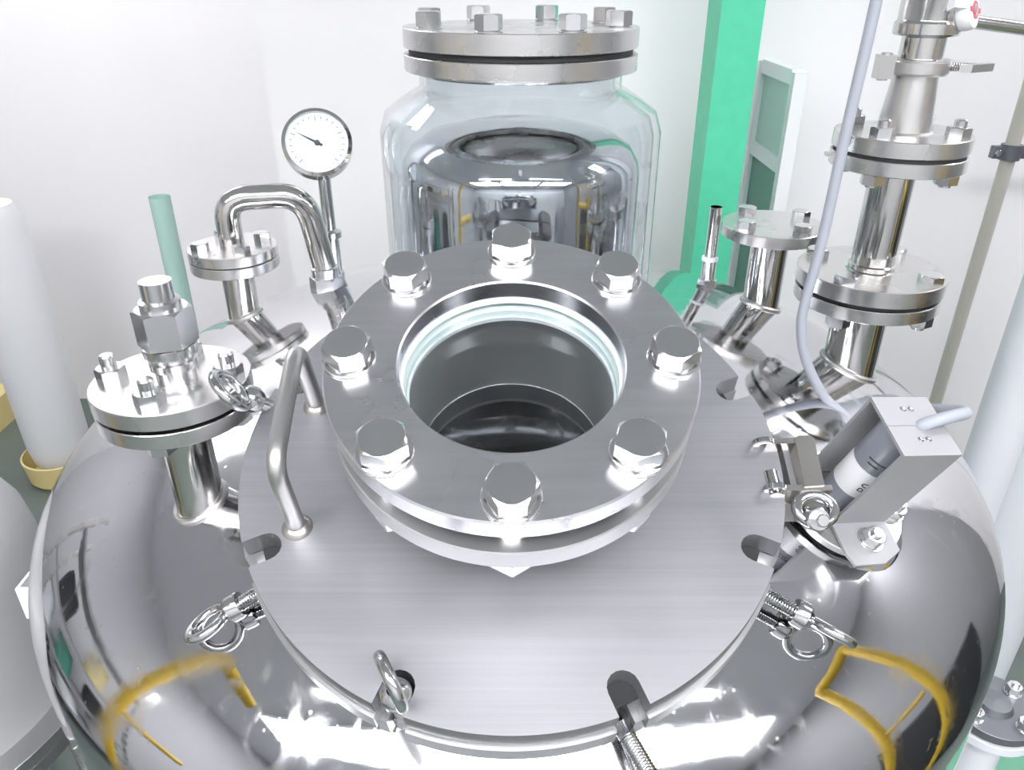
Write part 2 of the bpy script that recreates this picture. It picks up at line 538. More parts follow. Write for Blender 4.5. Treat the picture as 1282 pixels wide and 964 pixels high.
tk('manhole_collar', slotted_disc(176.5, -126, -110.5, 24, 9.5, None, ri=141, m=FL), M['rim'])
tk('collar_seal', MB().lathe([(143, -111), (165, -111), (165, -108.4), (143, -108.4)], 96, FL, True), M['rubber'])
PIV_R, PIV_Z = 163.0, -137.0
for a in (SLOTS[0], SLOTS[1], SLOTS[2], SLOTS[3], SLOTS[4], SLOTS[7]):
    lug = MB()
    ma = FL @ Matrix.Rotation(a, 4, 'Z')
    for s in (-1, 1):
        lug.box(150, 172, s * 8 - 2.5 if s > 0 else -12.5, 12.5 if s > 0 else -5.5, -146, -125.5, ma)
    lug.tube([(PIV_R, -14, PIV_Z), (PIV_R, 14, PIV_Z)], 4, 12, mat=ma)
    tk('eye_bolt_lug', lug, M['rim'])

def bolt_on(parent, x, y, z, af, h, rot, wash=None, thick=2.4, name='bolt', shank=0, stud=0, studr=0, mat=None, wz=0):
    """hexagon bolt (or nut on a stud), washers below it, as a child part"""
    b = MB().hexhead(af, 0, h, rot)
    if stud: b.lathe([(0.01, h + stud), (studr * 0.8, h + stud), (studr, h + stud - 1.2), (studr, 0)], 16)
    if shank: b.lathe([(shank, 0), (shank, wz), (0.01, wz)], 16)
    o = obj(name, b, mat or M['bolt'], parent, sharp=24)
    o.location = Vector((x, y, z + (thick if wash else 0))) * MM
    if wash:
        w = MB().disc(wash, -thick, -thick * 0.45, 32, ri=wash * 0.5).disc(wash * 0.82, -thick * 0.45, 0, 32, ri=wash * 0.5)
        obj('washer', w, M['bolt'], o)
    return o

def nozzle(name, x, y, z_top, R, r, thick, z_weld, flange_mat=None):
    """pipe welded to the head with its own flange plate on top"""
    z0 = dome_z(x, y) - 12
    p = MB().lathe([(r, z0), (r, z_top - thick + 1)], 48, at(x, y, 0))
    o = tk(name, p, M['pipe'])
    w = MB()
    pts = []
    for j in range(40):
        a = 2 * PI * j / 40
        X, Y = x + (r + 1.2) * math.cos(a), y + (r + 1.2) * math.sin(a)
        pts.append((X, Y, dome_z(X, Y) + 0.8))
    w.tube(pts, 2.3, 8, closed=True)
    obj('weld_bead', w, M['cast'], o)
    if R:
        fl = MB().disc(R, z_top - thick, z_top, 72, at(x, y, 0), ri=r * 0.9)
        obj('flange', fl, M['flange'], o)
    return o

# ------------------------------------------------------------------ left blanked nozzle
NLX, NLY = -231.0, -239.0
nl = nozzle('nozzle_pipe', NLX, NLY, 217.5, 51.5, 17, 11, 0)
bf = thing('blind_flange', 'small round bolted flange plate with a union fitting, on the left nozzle', 'flange', at(NLX, NLY, 218))
obj('gasket', MB().disc(42, 0, 2.5, 56, ri=10), M['rubber'], bf)
obj('plate', MB().disc(52, 2.5, 14.5, 80), M['flange'], bf)
for k, (bx, by) in enumerate(((-39, -2), (39, 2), (1, -36), (-1, 36))):
    b = bolt_on(bf, bx, by, 14.5, 17, 9, 0.4 + k, None, name='nut', stud=9, studr=5)
    s = MB().lathe([(5, -28), (5, 0)], 16).hexhead(17, -35.5, -25.8, 0.2)
    obj('stud', s, M['bolt'], b)
un = MB()
un.lathe([(13, 14.5), (13, 23), (15.5, 24), (15.5, 29), (14, 30), (14, 33), (17.5, 34), (17.5, 40), (15, 41)], 40)
un.hexhead(33, 41, 66, 0.3)
un.lathe([(13, 66), (13, 71), (10, 72), (10, 84), (0.01, 84)], 32)
for v in un.v: v.x += 4
obj('union_fitting', un, M['bolt'], bf, 24)

# ------------------------------------------------------------------ manhole cover
ZL = -92.6
cover = thing('manhole_cover', 'large round brushed steel manhole cover with slots round its edge', 'cover', FL)
obj('plate', slotted_disc(173.8, ZL - 15.5, ZL, 22, 9.0, None, ri=59.0), M['lid'], cover, 25)
pl = cover.children[0]
def edge_band(R, z0, z1, pl):
    mb = MB()
    for k, a in enumerate(SLOTS):
        hw = math.asin(9.4 / R); b = SLOTS[(k + 1) % 8]
        if b < a: b += 2 * PI
        mb.lathe([(R, z0), (R + 0.25, z0 + 0.4), (R + 0.25, z1 - 0.5), (R, z1)], 22, None, False, b - a - 2 * hw, a + hw)
    return mb
obj('edge', edge_band(173.8, ZL - 15.4, ZL - 0.3, pl), M['rim_shade'], pl)
hp = [(-130, -54.2, ZL), (-130.5, -51, ZL + 61), (-133.5, 37, ZL + 63), (-133.3, 39.9, ZL)]
h = obj('handle', MB().tube(round_path(hp, 15, 8), 5.4, 20), M['cast'], cover)
for q in (hp[0], hp[3]):
    w = MB().lathe([(9.5, ZL), (8.4, ZL + 2), (6, ZL + 3.6), (5, ZL + 4)], 20, at(q[0], q[1], 0))
    obj('weld_bead', w, M['hinge'], h)

# ------------------------------------------------------------------ sight glass with bolted flanges
sg = thing('sight_glass', 'round sight glass between two thick steel rings with eight hex bolts', 'sight glass', FL)
ring = obj('clamp_ring', MB().disc(105, -14, 0, 128, ri=63.4, bev=1.0), M['ring'], sg)
obj('bore_face', MB().lathe([(63.3, -0.9), (63.3, -14)], 96), M['bore'], ring)
low = obj('base_ring', MB().disc(105, -45, -30, 128, ri=60.4, bev=0.8), M['base'], sg)
nk = MB().lathe([(59.6, -30), (59.6, -112)], 96)
obj('neck_bore', nk, M['tube_in'], sg)
obj('neck', MB().lathe([(66, -45), (66, ZL)], 80), M['rim'], sg)
obj('gasket', MB().lathe([(61.8, -16.5), (76, -16.5), (76, -14), (61.8, -14)], 96, None, True), M['ptfe'], sg)
obj('gasket', MB().lathe([(59.8, -30), (76, -30), (76, -27), (59.8, -27)], 96, None, True), M['ptfe'], sg)
pane = obj('glass_pane', MB().lathe([(0.01, -27), (75, -27), (75, -16.5), (0.01, -16.5)], 96), M['glass'], sg)
obj('ground_edge', MB().lathe([(61.2, -26.9), (61.2, -22.5), (75.4, -17), (75.4, -26.9)], 96, None, True), M['glass_edge'], pane)
for k in range(8):
    a = -PI / 2 + k * PI / 4
    x, y = 90.75 * math.cos(a), 90.75 * math.sin(a)
    rot = (0.06, 0.30, 0.62, 0.10, 0.5236, 0.9, 0.35, 0.75)[k]
    b = bolt_on(sg, x, y, 0, 24, 10.5, rot, 15.2, 3.4, shank=8, wz=-49)
    nt = MB().hexhead(24, -57 - 3.4, -45.2 - 3.4, rot + 0.5)
    obj('nut', nt, M['bolt'], b, 24)

# ------------------------------------------------------------------ eye bolts round the cover
def eye_bolt(pivot, centre, normal, label, ring_r=13.6, rod=3.4):
    """swing bolt: foot on its pivot, threaded shank, collar, ring (the ring's axis is `normal`)"""
    p, c = Vector(pivot), Vector(centre)
    d = (c - p).normalized(); n = Vector(normal); n = (n - d * n.dot(d)).normalized()
    Lr = (c - p).length
    # local z runs along the shank, local y is the ring's axis
    m = frame(p, n.cross(d).normalized(), n, d)
    t = thing('eye_bolt', label, 'eye bolt', m, 'swing eye bolts round the manhole cover')
    obj('foot', MB().lathe([(0.01, -7), (5, -6), (7, 0), (6, 5), (5.2, 9), (5.2, 12)], 20), M['eye'], t)
    obj('shank', MB().thread((0, 0, 8), (0, 0, Lr - ring_r - 4), 5.2, 1.7, 18), M['eye'], t)
    zc = Lr - ring_r - 6
    obj('collar', MB().lathe([(5, zc - 6.5), (8.2, zc - 6), (8.9, zc - 4), (8.9, zc + 2), (7, zc + 5), (4, zc + 7)], 28), M['eye'], t)
    rg = []
    for j in range(40):
        a = 2 * PI * j / 40
        rg.append((ring_r * math.cos(a), 0, Lr + ring_r * math.sin(a)))
    obj('ring', MB().tube(rg, rod, 14, closed=True), M['eye'], t)
    return t
def piv(k): return LID(PIV_R * math.cos(SLOTS[k]), PIV_R * math.sin(SLOTS[k]), PIV_Z)
eye_bolt(piv(0), Vector((-193, -336, 101)) + dome_n(-193, -336) * 7, (0.12, 0.20, 0.97), 'eye bolt lying flat on the dome to the left of the cover front')
c3 = Vector((197, -343, 99)) + dome_n(197, -343) * 13
eye_bolt(piv(3), c3, (c3 - piv(3)).cross(c3 - Vector((0.3, -701.7, 476))), 'eye bolt hanging below the lamp bracket on the right, ring seen edge on')
eye_bolt(piv(7), Vector((-181, -267, 237.5)), Vector((0.05, -0.48, 0.86)), 'eye bolt sticking out over the left flange plate')
a1 = SLOTS[1]
eye_bolt(piv(1), LID(164.5 * math.cos(a1), 164.5 * math.sin(a1), -75), EX * 0.86 + EY * 0.50, 'upright eye bolt standing in the left front slot of the cover')
a2 = SLOTS[2]
eye_bolt(piv(2), LID(236 * math.cos(a2 + 0.02), 236 * math.sin(a2 + 0.02), -128), Vector((0.3, -0.3, 1)), 'eye bolt swung out of the right front slot towards the viewer')
a4 = SLOTS[4]
eye_bolt(piv(4), LID(196 * math.cos(a4), 196 * math.sin(a4) - 38, -150), Vector((0.2, -0.4, 1)), 'eye bolt dropped beside the cover hinge at the far right')

# ------------------------------------------------------------------ cover hinge on the right
hg = thing('cover_hinge', 'worn steel hinge block with an eye nut at the right edge of the cover', 'hinge', FL)
obj('hinge_bar', MB().prism([(185, 8.5), (188, 10.5), (194, 10.5), (197.5, 8), (195, -28), (182.5, -29)], ZL - 8, ZL + 6), M['hinge'], hg)
obj('hinge_plate', MB().prism([(166, 4), (166, 8), (186, 9.5), (186, 5)], ZL - 20, ZL + 5), M['hinge'], hg)
obj('hinge_plate', MB().prism([(169, -31), (169, -27), (200, -27), (200, -31)], ZL - 16, ZL + 5), M['hinge'], hg)
obj('hinge_plate', MB().prism([(170, -33), (170, -31), (186, -31), (186, -33)], ZL - 30, ZL - 8), M['hinge'], hg)
obj('inner_strap', MB().prism([(177, 5), (181, 5), (180, -27), (176, -27)], ZL - 10, ZL + 1), M['rim'], hg)
for y in (7, -28):
    obj('pin_washer', MB().disc(7, -2, 2, 24, frame_z((165, y, ZL + 2), (0, 1, 0.2)), ri=3), M['eye'], hg)
obj('hinge_pin', MB().tube([(166, -32, ZL - 2), (166, -14, ZL - 2)], 5, 16), M['pipe'], hg)
en = obj('eye_nut', MB().tube([(188 + 11.5 * math.cos(2 * PI * j / 32), -41 + 9 * math.sin(2 * PI * j / 32), ZL - 1 + 2 * math.sin(2 * PI * j / 32)) for j in range(32)], 3.6, 12, closed=True), M['eye'], hg)
hb = obj('hinge_bolt', MB().hexhead(13, -6, 4, 0.2, mat=frame_z((186, -49, ZL + 1), (0.05, -0.6, 0.8))).lathe([(4.2, -12), (4.2, 9), (3.4, 10), (0.01, 10)], 16, frame_z((186, -49, ZL + 1), (0.05, -0.6, 0.8))).hexhead(11, -22, -10, 0.6, mat=frame_z((186, -49, ZL + 1), (0.05, -0.6, 0.8))), M['bolt'], hg, 24)

# ------------------------------------------------------------------ inspection port with the sensor on its bracket
PN = Vector((0.218, -0.359, 0.908)).normalized()
PX = Vector((0.962, 0.235, -0.138)); PX = (PX - PN * PX.dot(PN)).normalized()
PQ = Vector((241, -247, 139))
FP = frame(PQ, PX, PN.cross(PX), PN)      # x along the bracket's fold, y away from the viewer, z out of the port
pc = FP @ at(0, -4, 0)
pn = tk('inspection_nozzle', MB().lathe([(30, -40), (46, -27), (50.5, -22), (52.5, -17), (51.5, -13), (48, -10.2), (44, -9.2), (40, -9)], 72, pc), M['vessel'])
obj('weld_bead', MB().lathe([(50, -24), (54, -21.5), (54, -18), (50, -17)], 72, pc, True), M['vessel'], pn)
port = thing('inspection_port', 'small round port cover with a black seal under the sensor bracket', 'port cover', pc)
obj('seal', MB().disc(41, -9, -6.2, 64, ri=20), M['rubber'], port)
obj('cover_plate', MB().disc(43.5, -6.2, 0, 72, ri=17), M['flange'], port)
obj('port_glass', MB().lathe([(0.01, -4), (17.2, -4), (17.2, -1), (0.01, -1)], 40), M['rubber'], port)
for k, a in enumerate((-0.3, 1.3, 2.8)):
    bolt_on(port, 37 * math.cos(a), 37 * math.sin(a), 0, 12, 6, a, 8, 1.6, stud=5, studr=3.6, name='nut')
br = thing('sensor_bracket', 'folded aluminium bracket over the port with a bent foot and two screw pairs', 'bracket', FP)
T = 2.2; W = 22.3; D = 23.2; HB = 85
def plate(poly_yz, x0, x1, name, parent=br):
    """sheet running along x, its section given by (y, z) points"""
    n = len(poly_yz)
    vs = [(x0, y, z) for y, z in poly_yz] + [(x1, y, z) for y, z in poly_yz]
    fs = [tuple(range(n)), tuple(range(2 * n - 1, n - 1, -1))] + [(i, n + i, n + (i + 1) % n, (i + 1) % n) for i in range(n)]
    return obj(name, MB().add(vs, fs), M['bracket'], parent, 20)
plate([(-D, 0.6), (-D, HB), (-D + T, HB), (-D + T, 0.6)], -W, W, 'side_plate')
plate([(D, 0.6), (D, HB), (D - T, HB), (D - T, 0.6)], -W, W, 'side_plate')
top = plate([(-D, HB), (-D, HB + T), (-0.35, HB + T), (-0.35, HB)], -W, W, 'top_plate')
plate([(0.0, HB), (0.0, HB + T), (D, HB + T), (D, HB)], -W, W, 'top_plate')
foot = [(-W, -D), (W, -D), (W, -46), (5, -55), (-19, -55), (-W, -46)]
obj('foot', MB().prism(foot, 0.4, 0.4 + T, at(0, 0, 0)), M['bracket'], br, 20)
bolt_on(br, 2, -37, 0.4 + T, 13, 6.5, 0.25, 9.5, 1.6, stud=2.5, studr=4, name='foot_bolt')
for x, y in ((-2, 13), (4, 13), (-2, -11), (4, -11)):
    obj('screw', MB().lathe([(2.1, 0), (2.1, 0.7), (1.3, 1.1), (0.01, 1.1)], 14, at(x - 1, y, HB + T)), M['bolt'], br)
sn = thing('sensor', 'round grey and white plastic sensor held inside the aluminium bracket', 'sensor', FP @ at(-4, 0, 0))
obj('sensor_tip', MB().lathe([(0.01, 1), (12, 1.6), (14.6, 4), (15.2, 8), (15.2, 21)], 56), M['sensor_grey'], sn)
obj('label_band', MB().lathe([(15.3, 21), (15.3, 47)], 56), M['sensor_white'], sn)
hs = obj('housing', MB().lathe([(15.2, 47), (15.5, 47.5), (15.5, 84), (0.01, 84)], 56), M['sensor_grey'], sn)
for z, l0, l1 in ((54, -2.75, -2.25), (58, -2.85, -2.05)):
    obj('index_mark', MB().lathe([(15.55, z), (15.75, z), (15.75, z + 1.1), (15.55, z + 1.1)], 10, None, True, ang=l1 - l0, a0=l0), M['print_dark'], hs)
# two characters printed on the white band, wrapped on the cylinder
def wrap_text(txt, parent, R, z_mid, ang, size, mat, name):
    cu = bpy.data.curves.new(name, 'FONT'); cu.body = txt; cu.size = size; cu.align_x = 'CENTER'; cu.align_y = 'CENTER'
    tmp = bpy.data.objects.new(name, cu)
    me = bpy.data.meshes.new_from_object(tmp)
    bm = bmesh.new(); bm.from_mesh(me)
    bmesh.ops.triangulate(bm, faces=bm.faces)
    bmesh.ops.subdivide_edges(bm, edges=bm.edges, cuts=1)
    for v in bm.verts:
        tx, ty = v.co.x, v.co.y
        b = ang - ty / R
        v.co = Vector((R * math.cos(b), R * math.sin(b), z_mid + tx)) * MM
    bm.to_mesh(me); bm.free()
    me.materials.append(mat)
    o = bpy.data.objects.new(name, me); COL.objects.link(o); o.parent = parent
    bpy.data.objects.remove(tmp); bpy.data.curves.remove(cu)
    return o
bd = [c for c in sn.children if c.name.startswith('label_band')][0]
wrap_text('B0', bd, 15.45, 33, -2.0, 10, M['print_dark'], 'lettering')

# ------------------------------------------------------------------ right-hand pipe stack
SX, SY = 334.0, -20.0
na = nozzle('nozzle_pipe', SX, SY, 213, 64, 25, 12, 0)
sp = thing('pipe_spool', 'flanged steel pipe bolted on the right nozzle, between the two flange joints', 'pipe', at(SX, SY, 213))
obj('gasket', MB().disc(60, 0, 4, 64, ri=20), M['rubber'], sp)
obj('lower_flange', MB().disc(65, 4, 19, 80), M['flange'], sp)
obj('pipe', MB().lathe([(23, 19), (20.5, 20), (20.5, 24), (19, 25), (19, 113)], 48), M['pipe'], sp)
obj('upper_flange', MB().disc(55, 113, 125, 80), M['flange'], sp)
for k, (bx, by) in enumerate(((-36, 36), (-36, -36), (36, -36), (36, 36))):
    b = bolt_on(sp, bx * 1.03, by * 1.03, 19, 19, 7, 0.3 + k * 0.5, None, name='bolt')
    obj('nut', MB().hexhead(19, -41, -31, 0.5).lathe([(0.01, -45), (5.5, -45), (5.5, -30)], 16), M['bolt'], b, 24)
rd = thing('pipe_reducer', 'tapered steel reducer with a bolted flange foot, above the upper flange joint', 'pipe fitting', at(SX, SY, 338))
obj('gasket', MB().disc(53, 0, 3.2, 64, ri=16), M['rubber'], rd)
obj('flange', MB().disc(55, 3.2, 16.5, 80), M['flange'], rd)
obj('cone', MB().lathe([(23.5, 16.5), (21.3, 18), (20.8, 28), (18.6, 50), (17.3, 62), (17.3, 66), (19.6, 69), (19.6, 72)], 48), M['cast'], rd)
for k, (bx, by) in enumerate(((-31, 30), (-31, -30), (31, -30), (31, 30))):
    b = bolt_on(rd, bx, by, 16.5, 17, 9, 0.2 + k * 0.6, None, name='nut', stud=6, studr=5)
    obj('stud', MB().hexhead(17, -37.5, -29, 0.3).lathe([(5, -40), (5, 0)], 14), M['bolt'], b, 24)
obj('earth_tab', MB().box(-66, -50, -12, -6, -2, 1), M['flange'], rd)
cl = thing('pipe_clamp', 'steel ring clamp with a wing nut joining the reducer and the valve', 'clamp', at(SX, SY, 406))
obj('clamp_band', MB().lathe([(18.2, -5.5), (22.5, -6), (24, -4), (24, 4), (22.5, 6), (18.2, 5.5)], 56, None, True), M['cast'], cl)
hgb = MB().box(-35, -22, -8, 4, -9, 9).tube([(-28.5, -2, -10.5), (-28.5, -2, 10.5)], 4.4, 14)
obj('clamp_hinge', hgb, M['cast'], cl)
wg = obj('wing_nut', MB().prism([(26, -16), (34, -20), (58, -8), (56, -3), (36, -12)], -3, 3).prism([(24, 2), (40, -2), (44, 5), (30, 12)], -3, 3.5), M['cast'], cl)
obj('clamp_screw', MB().thread((22, -4, 0), (42, -9, 0), 3.6), M['eye'], wg)
vv = thing('valve', 'steel valve body above the clamp with a round cap marked in red', 'valve', at(SX, SY, 407))
obj('ferrule', MB().lathe([(19.6, 0), (19.6, 3), (17, 5), (17, 24)], 48), M['pipe'], vv)
obj('valve_body', MB().lathe([(17, 21), (24, 22.5), (25, 24), (25, 31.5), (23.6, 33), (23.2, 34), (23.2, 95), (18, 108), (0.01, 112)], 56), M['pipe'], vv)
cd = Vector((0.70, -0.66, 0.26)).normalized()
cb = at(12, -4, 52)
mc = frame_z((0, 0, 33), cd, (1, 0.4, 0))
obj('bonnet', MB().lathe([(14, -14), (14, 22), (12.2, 23)], 40, mc), M['cast'], vv)
cap = obj('cap', MB().lathe([(11.5, 22), (13.2, 23), (14.0, 26), (14.0, 30), (13.0, 32.5), (10, 33.2), (0.01, 33.2)], 48, mc), M['sensor_white'], vv)
mk = MB().lathe([(4.9, 33.15), (6.6, 33.15), (6.6, 33.7), (4.9, 33.7)], 40, mc, True)
for s in (-1, 1): mk.box(min(s * 6, s * 12), max(s * 6, s * 12), -1.7, 1.7, 33.1, 33.7, mc)
obj('red_emblem', mk, M['red'], cap)
obj('slot_screw', MB().lathe([(4.4, 33.1), (4.4, 33.9), (0.01, 34.0)], 24, mc).box(-3.6, 3.6, -0.45, 0.45, 33.9, 34.3, mc @ Matrix.Rotation(0.9, 4, 'Z')), M['cast'], cap)
obj('stop_block', MB().box(-6, 6, -4, 4, 0, 9, frame_z((6, -22, 44), (0.2, -1, 0.4))), M['white_frame'], vv)
obj('side_rod', MB().tube([(20, -14, 34), (120, -6, 22)], 5, 16), M['pipe'], vv)

# ------------------------------------------------------------------ nozzles at the back of the head
BX, BY = 281.0, 108.0
nb = nozzle('nozzle_pipe', BX, BY, 236, 0, 20, 10, 0)
obj('flange', MB().disc(54, 224, 236, 64, at(BX, BY, 0)), M['flange'], nb)
for k in range(4):
    a = 0.5 + k * PI / 2
    obj('nut', MB().hexhead(17, 236, 245, a, mat=at(BX + 40 * math.cos(a), BY + 40 * math.sin(a), 0)), M['bolt'], nb, 24)
CX_, CY_ = 226.0, 140.0
zc = dome_z(CX_, CY_)
sm = thing('thin_pipe', 'thin steel pipe with a white ring, standing behind the cover', 'pipe', at(CX_, CY_, zc))
obj('tube', MB().lathe([(6.5, 4), (6.5, 92)], 24), M['pipe'], sm)
obj('white_ring', MB().lathe([(6.6, 30), (9.2, 30.5), (9.2, 34.5), (6.6, 35)], 28), M['ptfe'], sm)
obj('base_nut', MB().hexhead(20, -3, 9, 0.2).lathe([(8, 9), (8, 30), (6.5, 31)], 24), M['bolt'], sm, 24)
DX, DY = -298.0, 92.0
nozzle('nozzle_pipe', DX, DY, 205, 46, 17, 11, 0)
re = thing('return_elbow', 'bent steel pipe on the rear left nozzle', 'pipe', at(DX, DY, 205))
obj('flange', MB().disc(46, 1, 12, 64), M['flange'], re)
obj('elbow', MB().tube(round_path([(0, 0, 10), (0, 0, 62), (78, 20, 62), (90, 22, -20)], 30, 8), 13, 20), M['pipe'], re)
obj('drop_end', MB().lathe([(15, -30), (15, -20), (12, -18)], 24, at(90, 22, 0)).hexhead(32, -58, -30, 0.1, mat=at(90, 22, 0)), M['bolt'], re, 24)
for k in range(4):
    a = 0.6 + k * PI / 2
    obj('nut', MB().hexhead(16, 12, 21, a, mat=at(33 * math.cos(a), 33 * math.sin(a), 0)), M['bolt'], re, 24)

# ------------------------------------------------------------------ pressure gauge
GX, GY = -206.0, 150.0
pg = thing('pressure_gauge', 'round white-faced dial gauge on a steel stem at the back left of the tank', 'gauge', at(GX, GY, dome_z(GX, GY)))
zg = 312 - dome_z(GX, GY)
gd = Vector((0.18, -0.86, 0.48)).normalized()
mg = frame_z((-3, 0, zg), gd, (1, 0.2, 0))
obj('stem', MB().lathe([(11, -2), (11, 12), (9, 14), (9, 52), (12.5, 54), (12.5, 60), (9, 62), (7, 63), (7, zg - 30)], 28), M['bolt'], pg)
case = obj('case', MB().lathe([(0.01, -16), (34, -16), (37, -12), (37, 2), (33, 4), (33, 0)], 56, mg), M['pipe'], pg)
dl = obj('dial', MB().lathe([(33, 0), (0.01, 0)], 56, mg), M['dial'], pg)
tkm = MB()
for k in range(21):
    a = math.radians(225 - 270 * k / 20)
    r0 = 24 if k % 5 == 0 else 26.5
    tkm.box(r0, 29, -0.35, 0.35, 0.1, 0.4, mg @ Matrix.Rotation(a, 4, 'Z'))
tick = obj('scale_marks', tkm, M['print_dark'], dl)
obj('needle', MB().prism([(-6, -1.4), (8, -1.0), (24, 0), (8, 1.0), (-6, 1.4)], 0.6, 1.2, mg @ Matrix.Rotation(math.radians(150), 4, 'Z')).disc(3, 0.4, 2, 20, mg), M['print_dark'], dl)
obj('lens', MB().lathe([(33, 2.6), (0.01, 2.8)], 48, mg), M['clear'], pg)

# ------------------------------------------------------------------ tall vessel behind the sight glass
VX, VY = 9.0, 140.0
vz = dome_z(VX, VY) 
gv = thing('glass_vessel', 'clear-walled cylinder with a bolted steel top flange behind the sight glass', 'vessel', at(VX, VY, 0))
def on_dome(mb, x, y):
    for v in mb.v:
        if v.z < 121: v.z = dome_z(x + v.x, y + v.y) + 0.4
    return mb
obj('steel_drum', on_dome(MB().lathe([(127, 120), (127, 285), (125, 298), (116, 312), (98, 324), (60, 333), (0.01, 336)], 96), VX, VY), M['vessel'], gv)
obj('clear_shell', on_dome(MB().lathe([(146, 120), (146, 330), (140, 348), (120, 362), (103, 372), (103, 392), (96, 392), (96, 372), (116, 356), (134, 343), (139, 328), (139, 120)], 96), VX, VY), M['clear'], gv)
obj('neck_band', MB().lathe([(104, 384), (106, 386), (106, 392)], 80), M['pipe'], gv)
obj('lower_flange', MB().disc(117, 388, 403, 96, ri=92), M['flange'], gv)
obj('gasket', MB().disc(112, 403, 409, 80, ri=90), M['rubber'], gv)
obj('upper_flange', MB().disc(117, 409, 427, 96), M['flange'], gv)
for k in range(8):
    a = -PI / 2 + 0.48 + k * PI / 4
    bolt_on(gv, 98 * math.cos(a), 98 * math.sin(a), 427, 22, 13, a, 13, 2, name='bolt')

# ------------------------------------------------------------------ sensor cable
cab = [(252, -110, 640), (251, -110, 467), (248, -110, 370), (246, -110, 286), (242, -110, 233), (243, -111, 210), (252, -113, 181), (272, -116, 149), (290, -128, 134), (291, -158, 128)]
end = [FP @ Vector(q) for q in ((34, 46, 30), (45, 34, 58), (45, 16, 82), (37, 5, 94), (21, 1, 95), (7, 0, HB + 4), (4, 0, HB - 1))]
co = obj('sensor_cable', MB().tube(spline([Vector(q) for q in cab] + end, 10), 4.2, 14), M['cable'])
place(co, Matrix.Identity(4))
tag(co, 'grey cable hanging past the pipe flanges and looping into the sensor bracket', 'cable')

# ------------------------------------------------------------------ background right
gp = thing('green_post', 'tall bright green square post standing against the white back wall', 'post', at(392, 800, FLOOR))
obj('post', MB().box(-37, 37, -50, 50, 8, 2700), M['green'], gp)
obj('base_plate', MB().box(-80, 80, -90, 90, 0, 12), M['green'], gp)
pp = thing('glazed_panel', 'narrow white framed panel with green tinted panes beside the green post', 'panel', at(520, 0, FLOOR))
for y in (778, 985): obj('stile', MB().box(-12, 12, y, y + 22, 0, 1412), M['white_frame'], pp)
for z in (0, 640, 1230, 1390): obj('rail', MB().box(-11, 11, 800, 985, z, z + 26), M['white_frame'], pp)
for z0, z1, mt in ((26, 640, 'green_pale'), (666, 1230, 'green_dark'), (1256, 1390, 'green_pale')):
    obj('pane', MB().box(-3, 3, 800, 985, z0, z1), M[mt], pp)
def vpipe(name, x, y, r, z0, z1, mat, label, cat='pipe', n=32):
    o = obj(name, MB().lathe([(0.01, z0), (r, z0), (r, z1), (0.01, z1)], n), mat)
    place(o, at(x, y, 0)); tag(o, label, cat); return o
vpipe('vent_pipe', 949, 800, 13, FLOOR, CEIL, M['beige'], 'thin beige upright pipe in front of the white wall, held by a dark clamp')
pcm = thing('pipe_bracket', 'dark clamp bracket round the thin beige pipe at the right edge', 'clamp', at(949, 800, 170))
obj('clamp_ring', MB().lathe([(13.5, -14), (19, -14), (19, 14), (13.5, 14)], 28, None, True), M['clampgrey'], pcm)
for s in (-1, 1):
    o = obj('clamp_ear', MB().box(s * 26 - 9, s * 26 + 9, -8, 8, -11, 11), M['clampgrey'], pcm)
    obj('screw', MB().hexhead(11, 0, 5, 0.2, mat=frame_z((s * 28, -8, 0), (0, -1, 0))), M['bolt'], o)
obj('arm', MB().box(30, 330, -7, 7, -9, 9), M['clampgrey'], pcm)
vpipe('drain_pipe', 833 + 8, 430, 40, FLOOR, CEIL, M['pvc'], 'thick white plastic pipe right of the tank, the nearer to the beige pipe')
vpipe('air_duct', 985, 500, 86, FLOOR, CEIL, M['pvc'], 'widest white upright duct at the right edge of the picture', 'duct', 48)
fp = thing('floor_pipe_flange', 'white plastic pipe with a bolted steel flange low beside the tank on the right', 'pipe', at(652, 10, FLOOR))
zf = 1100 - 415
obj('pipe', MB().lathe([(30, 0), (30, zf - 14), (34, zf - 13)], 36), M['pvc'], fp)
obj('plastic_flange', MB().disc(58, zf - 14, zf, 56, ri=22), M['pvc'], fp)
obj('steel_flange', MB().disc(56, zf + 3, zf + 16, 56), M['clampgrey'], fp)
obj('gasket', MB().disc(52, zf, zf + 3, 48, ri=20), M['rubber'], fp)
obj('spigot', MB().lathe([(24, zf + 16), (20, zf + 24), (0.01, zf + 26)], 28), M['clampgrey'], fp)
for k in range(4):
    a = 0.5 + k * PI / 2
    bolt_on(fp, 42 * math.cos(a), 42 * math.sin(a), zf + 16, 18, 11, a, 11, 2, name='nut', stud=5, studr=5)

# ------------------------------------------------------------------ background left
nt_ = thing('neighbour_tank', 'dull grey steel tank with a rounded top at the left edge, behind the big tank', 'tank', at(-826, 38, FLOOR))
R2 = 200
obj('shell', MB().lathe([(0.01, 1022), (60, 1020), (110, 1010), (150, 992), (178, 966), (194, 930), (R2, 890), (R2, 690)], 80), M['grey_tank'], nt_)
obj('girth_flange', MB().disc(R2 + 34, 672, 692, 72), M['rim'], nt_)
obj('girth_flange', MB().disc(R2 + 28, 646, 666, 72), M['cast'], nt_)
obj('cone', MB().lathe([(R2, 650), (R2 - 10, 600), (110, 500), (40, 450), (40, 0)], 64), M['grey_tank'], nt_)
sb = thing('angle_bracket', 'small white open channel sticking out at the left edge of the big tank', 'bracket', at(-456, -122, -42))
obj('channel', MB().box(-16, 24, -28, -25, -38, 0).box(-16, 24, 25, 28, -38, 0).box(-16, -13, -25, 25, -38, 0), M['white_frame'], sb)
obj('web', MB().box(-13, 24, -25, 25, -38, -35), M['white_frame'], sb)
